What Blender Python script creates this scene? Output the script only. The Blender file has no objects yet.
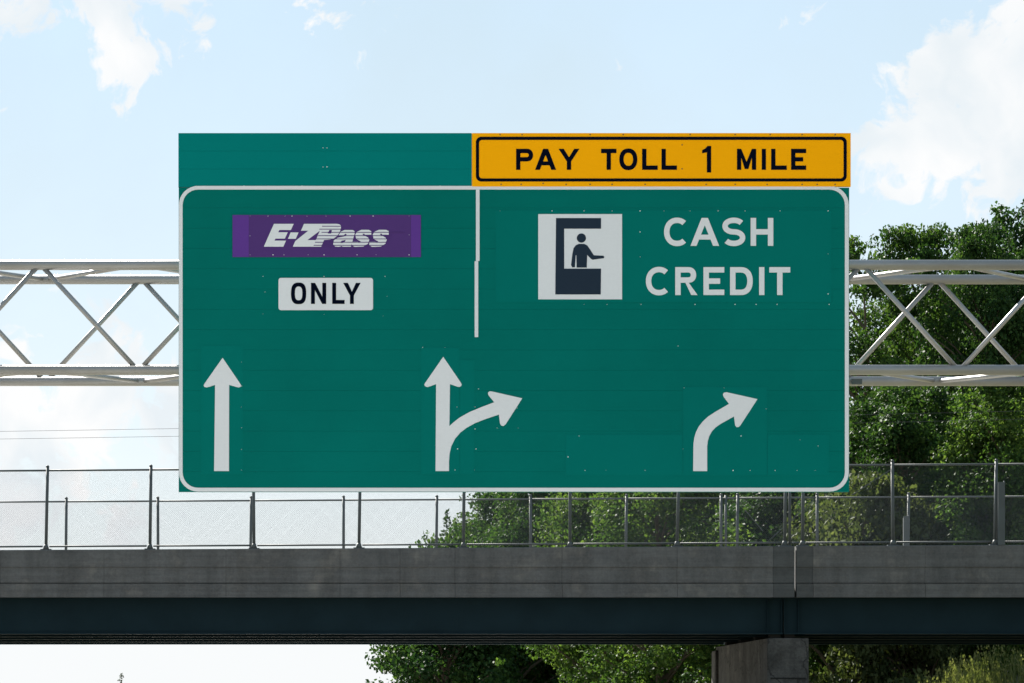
import bpy, bmesh, math, random
import numpy as np
from mathutils import Vector
from mathutils.geometry import tessellate_polygon

R = math.radians
scene = bpy.context.scene

# ------------------------------------------------------------------ camera
F, CX, HY, EYE = 3100.0, 222.0, 731.0, 1.6        # focal length (px), foot point and horizon of the view, eye height
cam_d = bpy.data.cameras.new('camera')
cam = bpy.data.objects.new('camera', cam_d)
scene.collection.objects.link(cam)
cam.location = (0, 0, EYE)
cam.rotation_euler = (R(90), 0, 0)
cam_d.sensor_fit = 'HORIZONTAL'
cam_d.sensor_width = 36
cam_d.lens = F * 36 / 1024
cam_d.shift_x = (512 - CX) / 1024
cam_d.shift_y = (HY - 341.5) / 1024
cam_d.clip_start = 0.5
cam_d.clip_end = 12000
scene.camera = cam

# ------------------------------------------------------------------ light
SUN_EL, SUN_AZ = 39.0, -26.0       # azimuth clockwise from +Y (behind the sign, to the left)
EXPOSURE = 2.0
world = bpy.data.worlds.new('World')
scene.world = world
world.use_nodes = True
wt = world.node_tree
wt.nodes.clear()


def N(t, kind, **kw):
    n = t.nodes.new(kind)
    for k, v in kw.items():
        if k == 'inp':
            for a, b in v.items():
                n.inputs[a].default_value = b
        else:
            setattr(n, k, v)
    return n


def math_node(t, op, a, b=None, c=None, clamp=False):
    n = t.nodes.new('ShaderNodeMath')
    n.operation = op
    n.use_clamp = clamp
    for i, v in enumerate((a, b, c)):
        if v is None:
            continue
        if isinstance(v, (int, float)):
            n.inputs[i].default_value = v
        else:
            t.links.new(v, n.inputs[i])
    return n.outputs[0]


def dir_at(px, py):
    return Vector(((px - CX) / F, 1, (HY - py) / F)).normalized()


sky = N(wt, 'ShaderNodeTexSky', sky_type='NISHITA', sun_disc=False, sun_elevation=R(SUN_EL),
        sun_rotation=R(SUN_AZ), altitude=100, air_density=1.0, dust_density=0.15, ozone_density=1.6)
tc = N(wt, 'ShaderNodeTexCoord')
dirv = tc.outputs['Generated']
# cumulus: noise over the view direction, thickened round a few cloud centres
warp = N(wt, 'ShaderNodeTexNoise', inp={'Scale': 26.0, 'Detail': 3.0})
wt.links.new(dirv, warp.inputs['Vector'])
wv = N(wt, 'ShaderNodeVectorMath', operation='SCALE')
wsub = N(wt, 'ShaderNodeVectorMath', operation='SUBTRACT')
wsub.inputs[1].default_value = (.5, .5, .5)
wt.links.new(warp.outputs['Color'], wsub.inputs[0])
wt.links.new(wsub.outputs[0], wv.inputs[0])
wv.inputs['Scale'].default_value = 0.035
wadd = N(wt, 'ShaderNodeVectorMath', operation='ADD')
wt.links.new(dirv, wadd.inputs[0])
wt.links.new(wv.outputs[0], wadd.inputs[1])
fine = N(wt, 'ShaderNodeTexNoise', inp={'Scale': 55.0, 'Detail': 10.0, 'Roughness': 0.58})
wt.links.new(wadd.outputs[0], fine.inputs['Vector'])
broad = N(wt, 'ShaderNodeTexNoise', inp={'Scale': 5.0, 'Detail': 4.0, 'Roughness': 0.5})
bmap = N(wt, 'ShaderNodeMapping')
bmap.inputs['Location'].default_value = (3.1, 1.7, 0.4)
wt.links.new(dirv, bmap.inputs['Vector'])
wt.links.new(bmap.outputs[0], broad.inputs['Vector'])
blob = None
for (px, py, rad, amp) in ((1005, 100, .026, 1.3), (956, 70, .0125, 1.25), (984, 50, .012, 1.25), (893, 152, .013, 1.25), (936, 130, .021, 1.25), (985, 150, .02, 1.2),
                           (1055, 115, .027, 1.2), (1012, 11, .006, 1.05), (114, 34, .0125, 1.0), (113, 64, .0115, .98), (90, 32, .011, .92), (140, 54, .010, .95), (70, 425, .04, 1.0), (150, 400, .03, .9), (10, 440, .04, 1.0),
                           (118, 16, .012, .8), (160, 4, .012, .62), (330, -6, .018, .5), (60, 55, .014, .4),
                           (-90, 60, .03, .9), (-60, 20, .03, .8)):
    dist = N(wt, 'ShaderNodeVectorMath', operation='DISTANCE')
    wt.links.new(wadd.outputs[0], dist.inputs[0])
    dist.inputs[1].default_value = dir_at(px, py)
    v = math_node(wt, 'MULTIPLY_ADD', dist.outputs['Value'], -1.0 / (rad * 1.5), 1.0, clamp=True)
    v = math_node(wt, 'MULTIPLY', math_node(wt, 'POWER', v, 0.6), amp)
    blob = v if blob is None else math_node(wt, 'MAXIMUM', blob, v)
far_cl = math_node(wt, 'MULTIPLY_ADD', broad.outputs['Fac'], 5.0, -2.75, clamp=True)
body = math_node(wt, 'MAXIMUM', blob, math_node(wt, 'MULTIPLY', far_cl, 0.85))
dens = math_node(wt, 'MULTIPLY_ADD', fine.outputs['Fac'], 2.1, -1.62)
crisp = N(wt, 'ShaderNodeTexNoise', inp={'Scale': 170.0, 'Detail': 6.0, 'Roughness': 0.6})
wt.links.new(wadd.outputs[0], crisp.inputs['Vector'])
dens = math_node(wt, 'ADD', dens, math_node(wt, 'MULTIPLY_ADD', crisp.outputs['Fac'], 0.8, -0.4))
dens = math_node(wt, 'ADD', dens, body)
cloud_f = math_node(wt, 'SMOOTH_MIN', math_node(wt, 'MULTIPLY', dens, 4.6, clamp=True), 0.96, 0.1)
cloud_f = math_node(wt, 'MULTIPLY', cloud_f, math_node(wt, 'GREATER_THAN', dens, 0.0))
shade_n = N(wt, 'ShaderNodeTexNoise', inp={'Scale': 30.0, 'Detail': 5.0})
wt.links.new(wadd.outputs[0], shade_n.inputs['Vector'])
cr = N(wt, 'ShaderNodeValToRGB')
cr.color_ramp.elements[0].position = 0.35
cr.color_ramp.elements[0].color = (4.15, 4.45, 4.65, 1)
cr.color_ramp.elements[1].position = 0.6
cr.color_ramp.elements[1].color = (5.0, 5.0, 5.0, 1)
wt.links.new(shade_n.outputs['Fac'], cr.inputs['Fac'])
# a thin veil of high cloud over the whole sky
veil_n = N(wt, 'ShaderNodeTexNoise', inp={'Scale': 9.0, 'Detail': 5.0, 'Roughness': 0.55})
wt.links.new(wadd.outputs[0], veil_n.inputs['Vector'])
sep = N(wt, 'ShaderNodeSeparateXYZ')
wt.links.new(dirv, sep.inputs[0])
low_air = math_node(wt, 'POWER', 2.718, math_node(wt, 'MULTIPLY', math_node(wt, 'MAXIMUM', sep.outputs['Z'], 0.0), -6.3))   # longer path through the haze near the horizon
veil_f = math_node(wt, 'MULTIPLY_ADD', veil_n.outputs['Fac'], 0.5, 0.50, clamp=True)
veil = N(wt, 'ShaderNodeMix', data_type='RGBA')
wt.links.new(veil_f, veil.inputs['Factor'])
wt.links.new(sky.outputs[0], veil.inputs['A'])
veil.inputs['B'].default_value = (2.5, 3.45, 3.95, 1)
lowm = N(wt, 'ShaderNodeMix', data_type='RGBA')
wt.links.new(math_node(wt, 'MULTIPLY', low_air, 1.15, clamp=True), lowm.inputs['Factor'])
wt.links.new(veil.outputs['Result'], lowm.inputs['A'])
lowm.inputs['B'].default_value = (4.75, 4.86, 4.9, 1)
mixc = N(wt, 'ShaderNodeMix', data_type='RGBA')
wt.links.new(cloud_f, mixc.inputs['Factor'])
wt.links.new(lowm.outputs['Result'], mixc.inputs['A'])
wt.links.new(cr.outputs[0], mixc.inputs['B'])
bg = N(wt, 'ShaderNodeBackground', inp={'Strength': 0.05})
wt.links.new(mixc.outputs['Result'], bg.inputs['Color'])
wo = N(wt, 'ShaderNodeOutputWorld')
wt.links.new(bg.outputs[0], wo.inputs['Surface'])

sun_d = bpy.data.lights.new('sun', 'SUN')
sun_d.energy = 5.0
sun_d.angle = R(0.53)
sun_d.color = (1.0, 0.95, 0.87)
sun = bpy.data.objects.new('sun', sun_d)
scene.collection.objects.link(sun)
sdir = Vector((math.sin(R(SUN_AZ)) * math.cos(R(SUN_EL)), math.cos(R(SUN_AZ)) * math.cos(R(SUN_EL)), math.sin(R(SUN_EL))))
sun.rotation_euler = sdir.to_track_quat('Z', 'Y').to_euler()
sun.location = sdir * 60

vs = scene.view_settings
vs.view_transform = 'Standard'
vs.look = 'None'
vs.gamma = 1
vs.exposure = EXPOSURE
vs.use_curve_mapping = False
scene.render.engine = 'CYCLES'
scene.cycles.use_denoising = True
scene.cycles.max_bounces = 8
scene.cycles.transparent_max_bounces = 8

# ------------------------------------------------------------------ helpers
COL = scene.collection
WLOC = {}


def at(px, py, Y):
    return Vector(((px - CX) * Y / F, Y, EYE + (HY - py) * Y / F))


def xat(px, Y):
    return (px - CX) * Y / F


def zat(py, Y):
    return EYE + (HY - py) * Y / F


def tag(o, label=None, cat=None, group=None, kind=None):
    if label:
        o['label'] = label
    if cat:
        o['category'] = cat
    if group:
        o['group'] = group
    if kind:
        o['kind'] = kind
    return o


def empty(name, loc, label=None, cat=None, group=None):
    o = bpy.data.objects.new(name, None)
    o.empty_display_size = 0.3
    o.location = loc
    COL.objects.link(o)
    WLOC[o] = Vector(loc)
    return tag(o, label, cat, group)


def link(name, me, mat, parent, loc, smooth=False):
    if mat is not None and not me.materials:
        me.materials.append(mat)
    if smooth:
        me.polygons.foreach_set('use_smooth', [True] * len(me.polygons))
    o = bpy.data.objects.new(name, me)
    COL.objects.link(o)
    WLOC[o] = Vector(loc)
    if parent is not None:
        o.parent = parent
        o.location = Vector(loc) - WLOC[parent]
    else:
        o.location = loc
    return o


class MB:
    """collects faces in world space, then becomes one mesh object with its origin at its own base"""

    def __init__(self):
        self.v, self.f = [], []

    def box(self, x0, x1, y0, y1, z0, z1):
        b = len(self.v)
        self.v += [(x, y, z) for z in (z0, z1) for y in (y0, y1) for x in (x0, x1)]
        self.f += [tuple(b + i for i in q) for q in
                   ((0, 2, 3, 1), (4, 5, 7, 6), (0, 1, 5, 4), (2, 6, 7, 3), (0, 4, 6, 2), (1, 3, 7, 5))]
        return self

    def tube(self, p, q, r, n=10, r2=None):
        p, q = Vector(p), Vector(q)
        d = (q - p).normalized()
        u = d.orthogonal().normalized()
        w = d.cross(u)
        r2 = r if r2 is None else r2
        b = len(self.v)
        for c, rr in ((p, r), (q, r2)):
            for i in range(n):
                a = 2 * math.pi * i / n
                self.v.append(tuple(c + u * math.cos(a) * rr + w * math.sin(a) * rr))
        for i in range(n):
            j = (i + 1) % n
            self.f.append((b + i, b + j, b + n + j, b + n + i))
        self.f.append(tuple(b + i for i in reversed(range(n))))
        self.f.append(tuple(b + n + i for i in range(n)))
        return self

    def prism_x(self, prof, x0, x1, dz1=None):
        """profile of (y, z) drawn along x; dz0/dz1 functions shift points at either end"""
        b = len(self.v)
        n = len(prof)
        for x in (x0, x1):
            for (y, z) in prof:
                zz = z(x) if callable(z) else z
                self.v.append((x, y, zz))
        for i in range(n):
            j = (i + 1) % n
            self.f.append((b + i, b + j, b + n + j, b + n + i))
        self.f.append(tuple(b + i for i in reversed(range(n))))
        self.f.append(tuple(b + n + i for i in range(n)))
        return self

    def build(self, name, mat, parent=None, smooth=False, bevel=0.0):
        vs_ = np.array(self.v)
        lo, hi = vs_.min(0), vs_.max(0)
        c = Vector(((lo[0] + hi[0]) / 2, (lo[1] + hi[1]) / 2, lo[2]))
        me = bpy.data.meshes.new(name)
        me.from_pydata([tuple(Vector(v) - c) for v in self.v], [], self.f)
        bm = bmesh.new()
        bm.from_mesh(me)
        bmesh.ops.recalc_face_normals(bm, faces=bm.faces)
        if bevel:
            bmesh.ops.bevel(bm, geom=list(bm.edges), offset=bevel, segments=2, affect='EDGES', profile=.6)
        bm.to_mesh(me)
        bm.free()
        o = link(name, me, mat, parent, c)
        if smooth:
            for p in me.polygons:
                p.use_smooth = len(p.vertices) == 4
        return o


# ------------------------------------------------------------------ materials
def new_mat(name):
    m = bpy.data.materials.new(name)
    m.use_nodes = True
    t = m.node_tree
    b = t.nodes['Principled BSDF']
    return m, t, b


def noise(t, scale, detail=4, rough=.55, coord='Object', stretch=None):
    c = t.nodes.new('ShaderNodeTexCoord')
    n = N(t, 'ShaderNodeTexNoise', inp={'Scale': scale, 'Detail': detail, 'Roughness': rough})
    src = c.outputs[coord] if coord != 'World' else t.nodes.new('ShaderNodeNewGeometry').outputs['Position']
    if stretch:
        mp = t.nodes.new('ShaderNodeMapping')
        mp.inputs['Scale'].default_value = stretch
        t.links.new(src, mp.inputs['Vector'])
        src = mp.outputs[0]
    t.links.new(src, n.inputs['Vector'])
    return n.outputs['Fac']


def ramp(t, fac, stops):
    r = t.nodes.new('ShaderNodeValToRGB')
    e = r.color_ramp.elements
    while len(e) < len(stops):
        e.new(0.5)
    for i, (p, c) in enumerate(stops):
        e[i].position = p
        e[i].color = (c[0], c[1], c[2], 1)
    t.links.new(fac, r.inputs['Fac'])
    return r.outputs['Color']


def mix(t, fac, a, b, mode='MIX'):
    n = N(t, 'ShaderNodeMix', data_type='RGBA', blend_type=mode)
    for k, v in (('Factor', fac), ('A', a), ('B', b)):
        if isinstance(v, (int, float)):
            n.inputs[k].default_value = v
        elif isinstance(v, tuple):
            n.inputs[k].default_value = (v[0], v[1], v[2], 1)
        else:
            t.links.new(v, n.inputs[k])
    return n.outputs['Result']


def bump(t, b, h, strength=.3, dist=.02):
    n = N(t, 'ShaderNodeBump', inp={'Strength': strength, 'Distance': dist})
    t.links.new(h, n.inputs['Height'])
    t.links.new(n.outputs[0], b.inputs['Normal'])


def sheeting(name, col, rough=.5, wear=.12, spec=.02):
    """retroreflective sign sheeting: faint rolling bands, dust and scuffs"""
    m, t, b = new_mat(name)
    n1 = noise(t, .55, 5, .6, 'World')
    n2 = noise(t, 5.0, 6, .65, 'World', (1, 1, 6))
    n3 = noise(t, 38.0, 2, .5, 'World')
    c = mix(t, n1, tuple(x * (1 - wear) for x in col), tuple(min(1, x * (1 + wear)) for x in col))
    c = mix(t, math_node(t, 'MULTIPLY', n2, .22), c, tuple(x * .72 for x in col))
    c = mix(t, math_node(t, 'MULTIPLY_ADD', n3, .5, -.22, clamp=True), c, tuple(min(1, x * 1.12 + .0004) for x in col))
    t.links.new(c, b.inputs['Base Color'])
    b.inputs['Roughness'].default_value = rough
    b.inputs['Specular IOR Level'].default_value = spec
    return m


def concrete(name, lo, mid, hi, streak=.5, blot=.5):
    m, t, b = new_mat(name)
    n1 = noise(t, .8, 8, .62, 'World')
    n2 = noise(t, 1.1, 6, .6, 'World', (1.4, 1.4, .2))
    n3 = noise(t, 14, 5, .65, 'World')
    n4 = noise(t, .8, 11, .72, 'World')
    n5 = noise(t, 1.0, 7, .65, 'World', (.25, 1, 7.0))
    c = ramp(t, n1, [(.3, lo), (.5, mid), (.72, hi)])
    st = ramp(t, n2, [(.42, (1, 1, 1)), (.62, (.42, .42, .44))])
    c = mix(t, streak, c, mix(t, 1.0, c, st, 'MULTIPLY'))
    bl = ramp(t, n4, [(.47, (1, 1, 1)), (.53, (.45, .45, .47)), (.66, (.95, .9, .84))])
    c = mix(t, blot, c, mix(t, 1.0, c, bl, 'MULTIPLY'))
    bd = ramp(t, n5, [(.4, (1, 1, 1)), (.66, (.6, .6, .62))])
    c = mix(t, .6, c, mix(t, 1.0, c, bd, 'MULTIPLY'))
    c = mix(t, math_node(t, 'MULTIPLY_ADD', n3, .5, -.15, clamp=True), c, hi)
    t.links.new(c, b.inputs['Base Color'])
    b.inputs['Roughness'].default_value = .92
    b.inputs['Specular IOR Level'].default_value = .2
    bump(t, b, n3, .35, .01)
    return m


def metal(name, col, rough=.45, metallic=.75, grime=(.2, .17, .13), gf=.35, scale=2.0):
    m, t, b = new_mat(name)
    n1 = noise(t, scale, 6, .6, 'World', (.5, 1, 1))
    n2 = noise(t, 28, 4, .6, 'World')
    c = mix(t, n2, tuple(x * .88 for x in col), col)
    c = mix(t, math_node(t, 'MULTIPLY_ADD', n1, gf * 2.2, -gf * .75, clamp=True), c, grime)
    t.links.new(c, b.inputs['Base Color'])
    t.links.new(math_node(t, 'MULTIPLY_ADD', n1, .3, rough - .12), b.inputs['Roughness'])
    b.inputs['Metallic'].default_value = metallic
    return m


def plain(name, col, rough=.7, spec=.3, var=.2, scale=3.0):
    m, t, b = new_mat(name)
    n1 = noise(t, scale, 5, .6, 'World')
    t.links.new(mix(t, n1, tuple(x * (1 - var) for x in col), tuple(min(1, x * (1 + var)) for x in col)), b.inputs['Base Color'])
    b.inputs['Roughness'].default_value = rough
    b.inputs['Specular IOR Level'].default_value = spec
    return m


def leaf_mat(name, c_dark, c_mid, c_light, trans=.45):
    m, t, b = new_mat(name)
    out = t.nodes['Material Output']
    g = t.nodes.new('ShaderNodeNewGeometry')
    n1 = noise(t, .5, 3, .5, 'World')
    k = math_node(t, 'MULTIPLY_ADD', g.outputs['Random Per Island'], .55, math_node(t, 'MULTIPLY_ADD', n1, 1.2, -.35), clamp=True)
    c = ramp(t, k, [(.1, c_dark), (.5, c_mid), (.92, c_light)])
    t.links.new(c, b.inputs['Base Color'])
    b.inputs['Roughness'].default_value = .55
    b.inputs['Specular IOR Level'].default_value = .06
    tr = t.nodes.new('ShaderNodeBsdfTranslucent')
    tcx = mix(t, 1.0, c, (1.4, 1.4, .6), 'MULTIPLY')
    t.links.new(tcx, tr.inputs['Color'])
    ms = N(t, 'ShaderNodeMixShader', inp={0: trans})
    t.links.new(b.outputs[0], ms.inputs[1])
    t.links.new(tr.outputs[0], ms.inputs[2])
    t.links.new(ms.outputs[0], out.inputs['Surface'])
    return m


M = {}
M['green'] = sheeting('sign_green', (.0004, .136, .117), wear=.2)
M['green_top'] = sheeting('sign_green_top', (.0004, .178, .168))
M['green_new'] = sheeting('sign_green_overlay', (.0004, .142, .124))
M['white'] = sheeting('sign_white', (.665, .67, .705), wear=.05)
M['panel_white'] = sheeting('panel_white', (.67, .68, .72), wear=.05)
M['yellow'] = sheeting('sign_yellow', (.97, .40, .002), wear=.05)
M['ink'] = sheeting('sign_ink', (.002, .004, .012), spec=.0)
M['ink_faded'] = sheeting('sign_ink_faded', (.020, .032, .052), spec=.0)
M['purple'] = sheeting('sign_purple', (.078, .036, .165))
M['purple_new'] = sheeting('sign_purple_side', (.105, .040, .25))
M['rivet'] = plain('rivet_aluminium', (.78, .8, .8), .4, .5)
M['alu'] = metal('sign_aluminium', (.6, .6, .6), .45, .8)
M['galv'] = metal('truss_galvanised', (.32, .32, .33), .42, .6, (.18, .155, .13), .45, 1.6)
M['fence'] = metal('fence_galvanised', (.055, .066, .072), .65, .05, (.035, .036, .034), .3, 3.0)
M['wire'] = plain('fence_wire', (.075, .085, .095), .5, .4)
M['conc'] = concrete('parapet_concrete', (.072, .074, .078), (.116, .116, .119), (.185, .178, .172), .5)
M['conc_patch'] = concrete('patched_concrete', (.056, .059, .062), (.076, .079, .081), (.10, .101, .102), .25)
def add_cracks(m):
    t = m.node_tree
    b = t.nodes['Principled BSDF']
    src = b.inputs['Base Color'].links[0].from_socket
    g = t.nodes.new('ShaderNodeNewGeometry')
    wn = N(t, 'ShaderNodeTexNoise', inp={'Scale': 1.6, 'Detail': 5.0})
    t.links.new(g.outputs['Position'], wn.inputs['Vector'])
    ad = N(t, 'ShaderNodeVectorMath', operation='ADD')
    t.links.new(g.outputs['Position'], ad.inputs[0])
    t.links.new(wn.outputs['Color'], ad.inputs[1])
    vo = N(t, 'ShaderNodeTexVoronoi', feature='DISTANCE_TO_EDGE', inp={'Scale': .75})
    t.links.new(ad.outputs[0], vo.inputs['Vector'])
    k = ramp(t, vo.outputs['Distance'], [(.0, (1, 1, 1)), (.03, (0, 0, 0))])
    t.links.new(mix(t, math_node(t, 'MULTIPLY', k, .8), src, (.012, .012, .012)), b.inputs['Base Color'])


M['conc_pier'] = concrete('pier_concrete', (.035, .034, .033), (.085, .083, .081), (.17, .166, .16), .95, .95)
add_cracks(M['conc_pier'])
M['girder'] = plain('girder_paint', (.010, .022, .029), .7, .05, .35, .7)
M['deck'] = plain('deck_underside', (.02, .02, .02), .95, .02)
M['asphalt'] = plain('road_concrete', (.34, .33, .30), .9, .2, .12, .6)
M['paint'] = plain('road_paint', (.7, .7, .66), .7, .3, .1)
M['bark'] = plain('bark', (.085, .068, .05), .9, .1, .35, 6.0)
M['cable'] = plain('cable', (.05, .05, .055), .6, .3)
M['wood'] = plain('pole_wood', (.14, .10, .07), .9, .1)
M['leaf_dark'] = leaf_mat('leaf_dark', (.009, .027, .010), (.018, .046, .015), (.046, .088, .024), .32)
M['leaf_mid'] = leaf_mat('leaf_mid', (.011, .031, .010), (.025, .060, .017), (.066, .112, .028), .35)
M['leaf_bright'] = leaf_mat('leaf_bright', (.015, .038, .011), (.036, .075, .019), (.092, .142, .038), .4)
M['leaf_olive'] = leaf_mat('leaf_olive', (.024, .038, .016), (.048, .066, .028), (.09, .112, .052), .35)
M['needle'] = leaf_mat('needle', (.018, .036, .018), (.03, .055, .026), (.05, .08, .035), .2)
M['grass_blade'] = leaf_mat('grass_blade', (.06, .085, .03), (.12, .145, .055), (.24, .25, .13), .25)


def ground_material():
    m, t, b = new_mat('ground_grass')
    n1 = noise(t, .08, 8, .6, 'World')
    n2 = noise(t, 3.0, 6, .65, 'World')
    c = ramp(t, n1, [(.3, (.09, .095, .045)), (.55, (.16, .15, .085)), (.75, (.22, .195, .125))])
    c = mix(t, math_node(t, 'MULTIPLY', n2, .5), c, (.06, .07, .025))
    t.links.new(c, b.inputs['Base Color'])
    b.inputs['Roughness'].default_value = .95
    bump(t, b, n2, .8, .1)
    return m


M['ground'] = ground_material()


# ------------------------------------------------------------------ setting: ground and road
def sstep(a, b, x):
    k = min(1, max(0, (x - a) / (b - a)))
    return k * k * (3 - 2 * k)


def road_x(y):
    """sideways run of the road: straight to the bridge, then a long bend to the left"""
    k = max(0.0, y - 112)
    return -k * k / 900.0 if k < 200 else -200 * 200 / 900.0 - (k - 200) * .444


def ground_h(x, y):
    h = 4.2 * sstep(19, 33, x) * sstep(100, 112, y) * (1 - sstep(230, 330, y))
    h += 1.2 * sstep(19, 40, x) * (1 - sstep(100, 112, y)) * sstep(20, 60, y)
    e = 5.75 * sstep(12.5, 6.5, abs(y - 101.2))
    h = max(h, e * sstep(-25, -33, x), e * sstep(45, 53, x))
    h -= .10 * sstep(0, 1, 1) * 0
    return h - .06


xs = sorted(set([-6000, -2500, -1000, -500, -250, -150] + list(range(-100, 101, 2)) + [150, 250, 500, 1000, 2500, 6000]))
ys = sorted(set([-3000, -800, -300, -150, -80, -40] + list(range(-20, 241, 2)) + [260, 290, 330, 400, 520, 700, 1000, 2000, 4000, 9000]))
gv = [(x, y, ground_h(x, y)) for y in ys for x in xs]
nx = len(xs)
gf = [(j * nx + i, j * nx + i + 1, (j + 1) * nx + i + 1, (j + 1) * nx + i) for j in range(len(ys) - 1) for i in range(nx - 1)]
gm = bpy.data.meshes.new('ground')
gm.from_pydata(gv, [], gf)
tag(link('ground', gm, M['ground'], None, (0, 0, 0), True), kind='structure')


def strip(name, mat, x0, x1, z, y0=-120, y1=520, parent=None, kind=None):
    yy = list(range(y0, y1 + 1, 8))
    v, f = [], []
    for y in yy:
        v += [(x0 + road_x(y), y, z), (x1 + road_x(y), y, z)]
    for i in range(len(yy) - 1):
        f.append((2 * i, 2 * i + 1, 2 * i + 3, 2 * i + 2))
    me = bpy.data.meshes.new(name)
    me.from_pydata(v, [], f)
    o = link(name, me, mat, parent, (0, 0, 0))
    if kind:
        o['kind'] = kind
    return o


road = strip('road', M['asphalt'], -4.2, 12.9, 0.0, kind='structure')
strip('road', M['asphalt'], -27.0, -9.5, 0.0, kind='structure')
strip('edge_line', M['paint'], -2.05, -1.9, .004, parent=road)
strip('edge_line', M['paint'], 9.3, 9.45, .004, parent=road)
dash = bpy.data.meshes.new('lane_dash')
dash.from_pydata([(-.07, 0, 0), (.07, 0, 0), (.07, 3, 0), (-.07, 3, 0)], [], [(0, 1, 2, 3)])
for lx in (1.8, 5.5):
    for k in range(10):
        link('lane_dash', dash, M['paint'], road, (lx, k * 11.0, .004))

# ------------------------------------------------------------------ the overpass
YB0 = 95.0                        # front face of the near parapet
YB1 = 107.4                       # rear face of the far parapet
Z_SLAB = zat(597, YB0)
Z_LEDGE = zat(583.6, YB0)
Z_STEP = zat(567, YB0)
Z_GB = zat(634.2, 95.5)           # underside of the girders


def z_top(x):                     # parapet top climbs slightly to the right
    px = CX + x * F / YB0
    return zat(550 - .005 * px, YB0)


bridge = empty('overpass', (17.4, 101.2, 0), 'dark grey concrete and steel road overpass crossing behind the green sign', 'overpass')


def parapet_profile(yf, s):
    """outline from the front face inwards; s = +1 near side, -1 far side"""
    return [(yf - s * .07, Z_SLAB - .012), (yf - s * .07, Z_LEDGE - .012), (yf + s * .05, Z_LEDGE - .012), (yf + s * .05, Z_LEDGE + .028),
            (yf + s * .012, Z_LEDGE + .028), (yf + s * .012, Z_STEP), (yf - s * .022, Z_STEP + .002), (yf - s * .022, lambda x: z_top(x) - .02),
            (yf, z_top), (yf + s * .30, z_top), (yf + s * .30, Z_SLAB - .012)]


cuts = [-820, -700, -590, -480, -365, -240, -118, 0, 104, 226, 340, 400, 455, 562, 677, 773, 794.2]
cuts2 = [796.2, 813, 925, 1035, 1150, 1265, 1380, 1495, 1580, 1730]
for side, (yf, s) in enumerate(((YB0, 1), (YB1, -1))):
    for cl in (cuts, cuts2):
        for a, b in zip(cl[:-1], cl[1:]):
            mb = MB().prism_x(parapet_profile(yf, s), xat(a, YB0) + .004, xat(b, YB0) - .004)
            small = (b - a) < 25
            if b not in (cl[-1],):
                xj = xat(b, YB0)
                MB().box(xj - .0035, xj + .0035, min(yf + s * .03, yf + s * .28), max(yf + s * .03, yf + s * .28), Z_SLAB, z_top(xj) - .03).build('joint_filler', M['deck'], bridge)
            mb.build('parapet_panel', M['conc_patch'] if small else M['conc'], bridge)

X_L, X_J0, X_J1, X_R = xat(-820, YB0), xat(785.2, YB0), xat(786.4, YB0), xat(1730, YB0)
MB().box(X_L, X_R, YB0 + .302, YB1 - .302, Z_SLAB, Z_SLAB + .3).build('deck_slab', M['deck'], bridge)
MB().box(X_L, X_R, YB0 + .9, YB1 - .9, Z_SLAB + .302, Z_SLAB + .37).build('road_surface', M['asphalt'], bridge)


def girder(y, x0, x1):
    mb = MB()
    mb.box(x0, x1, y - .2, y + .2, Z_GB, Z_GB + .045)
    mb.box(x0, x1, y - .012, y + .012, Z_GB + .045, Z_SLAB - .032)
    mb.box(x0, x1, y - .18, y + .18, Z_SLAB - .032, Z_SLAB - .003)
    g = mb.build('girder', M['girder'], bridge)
    for xe in (x0 + .02, x0 + .45, x1 - .45, x1 - .02):
        MB().box(xe - .01, xe + .01, y - .17, y - .014, Z_GB + .047, Z_SLAB - .034).build('stiffener', M['girder'], g)
    return g


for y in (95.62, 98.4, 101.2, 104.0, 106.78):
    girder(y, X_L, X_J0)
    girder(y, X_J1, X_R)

PX0, PX1 = xat(767.4, 95.46), xat(808.9, 95.46)
ZP = Z_GB - .12
pier = MB()
pier.box(PX0, PX1, 95.46, 105.4, -.3, ZP)
pier = pier.build('pier', M['conc_pier'], bridge, bevel=.04)
MB().box(PX0 - .10, PX0 + .16, 104.9, 105.75, -.3, ZP - .14).build('pier_nose', M['conc_pier'], pier, bevel=.05)
MB().box(PX0 + .1, PX1 - .1, 95.44, 95.459, zat(679, 95.46), zat(677.6, 95.46)).build('pour_line', M['deck'], pier)
for y in (95.75, 98.4, 101.2, 104.0):
    for x in (X_J0 - .2, X_J1 + .2):
        MB().box(x - .16, x + .16, y - .16, y + .16, ZP - .002, Z_GB - .002).build('bearing', M['deck'], bridge)
for xa, xb in ((X_L - 2.2, X_L + .6), (X_R - .6, X_R + 2.2)):
    ab = MB().box(xa, xb, YB0 - .2, YB1 + .2, -.5, ZP).build('abutment', M['conc_pier'], bridge, bevel=.04)
    xm = xa if xa < 0 else X_R + .003
    MB().box(xa if xa < 0 else X_R + .004, X_L - .004 if xa < 0 else xb, YB0 - .2, YB1 + .2, ZP + .002, Z_SLAB + .37).build('back_wall', M['conc_pier'], ab)


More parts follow.
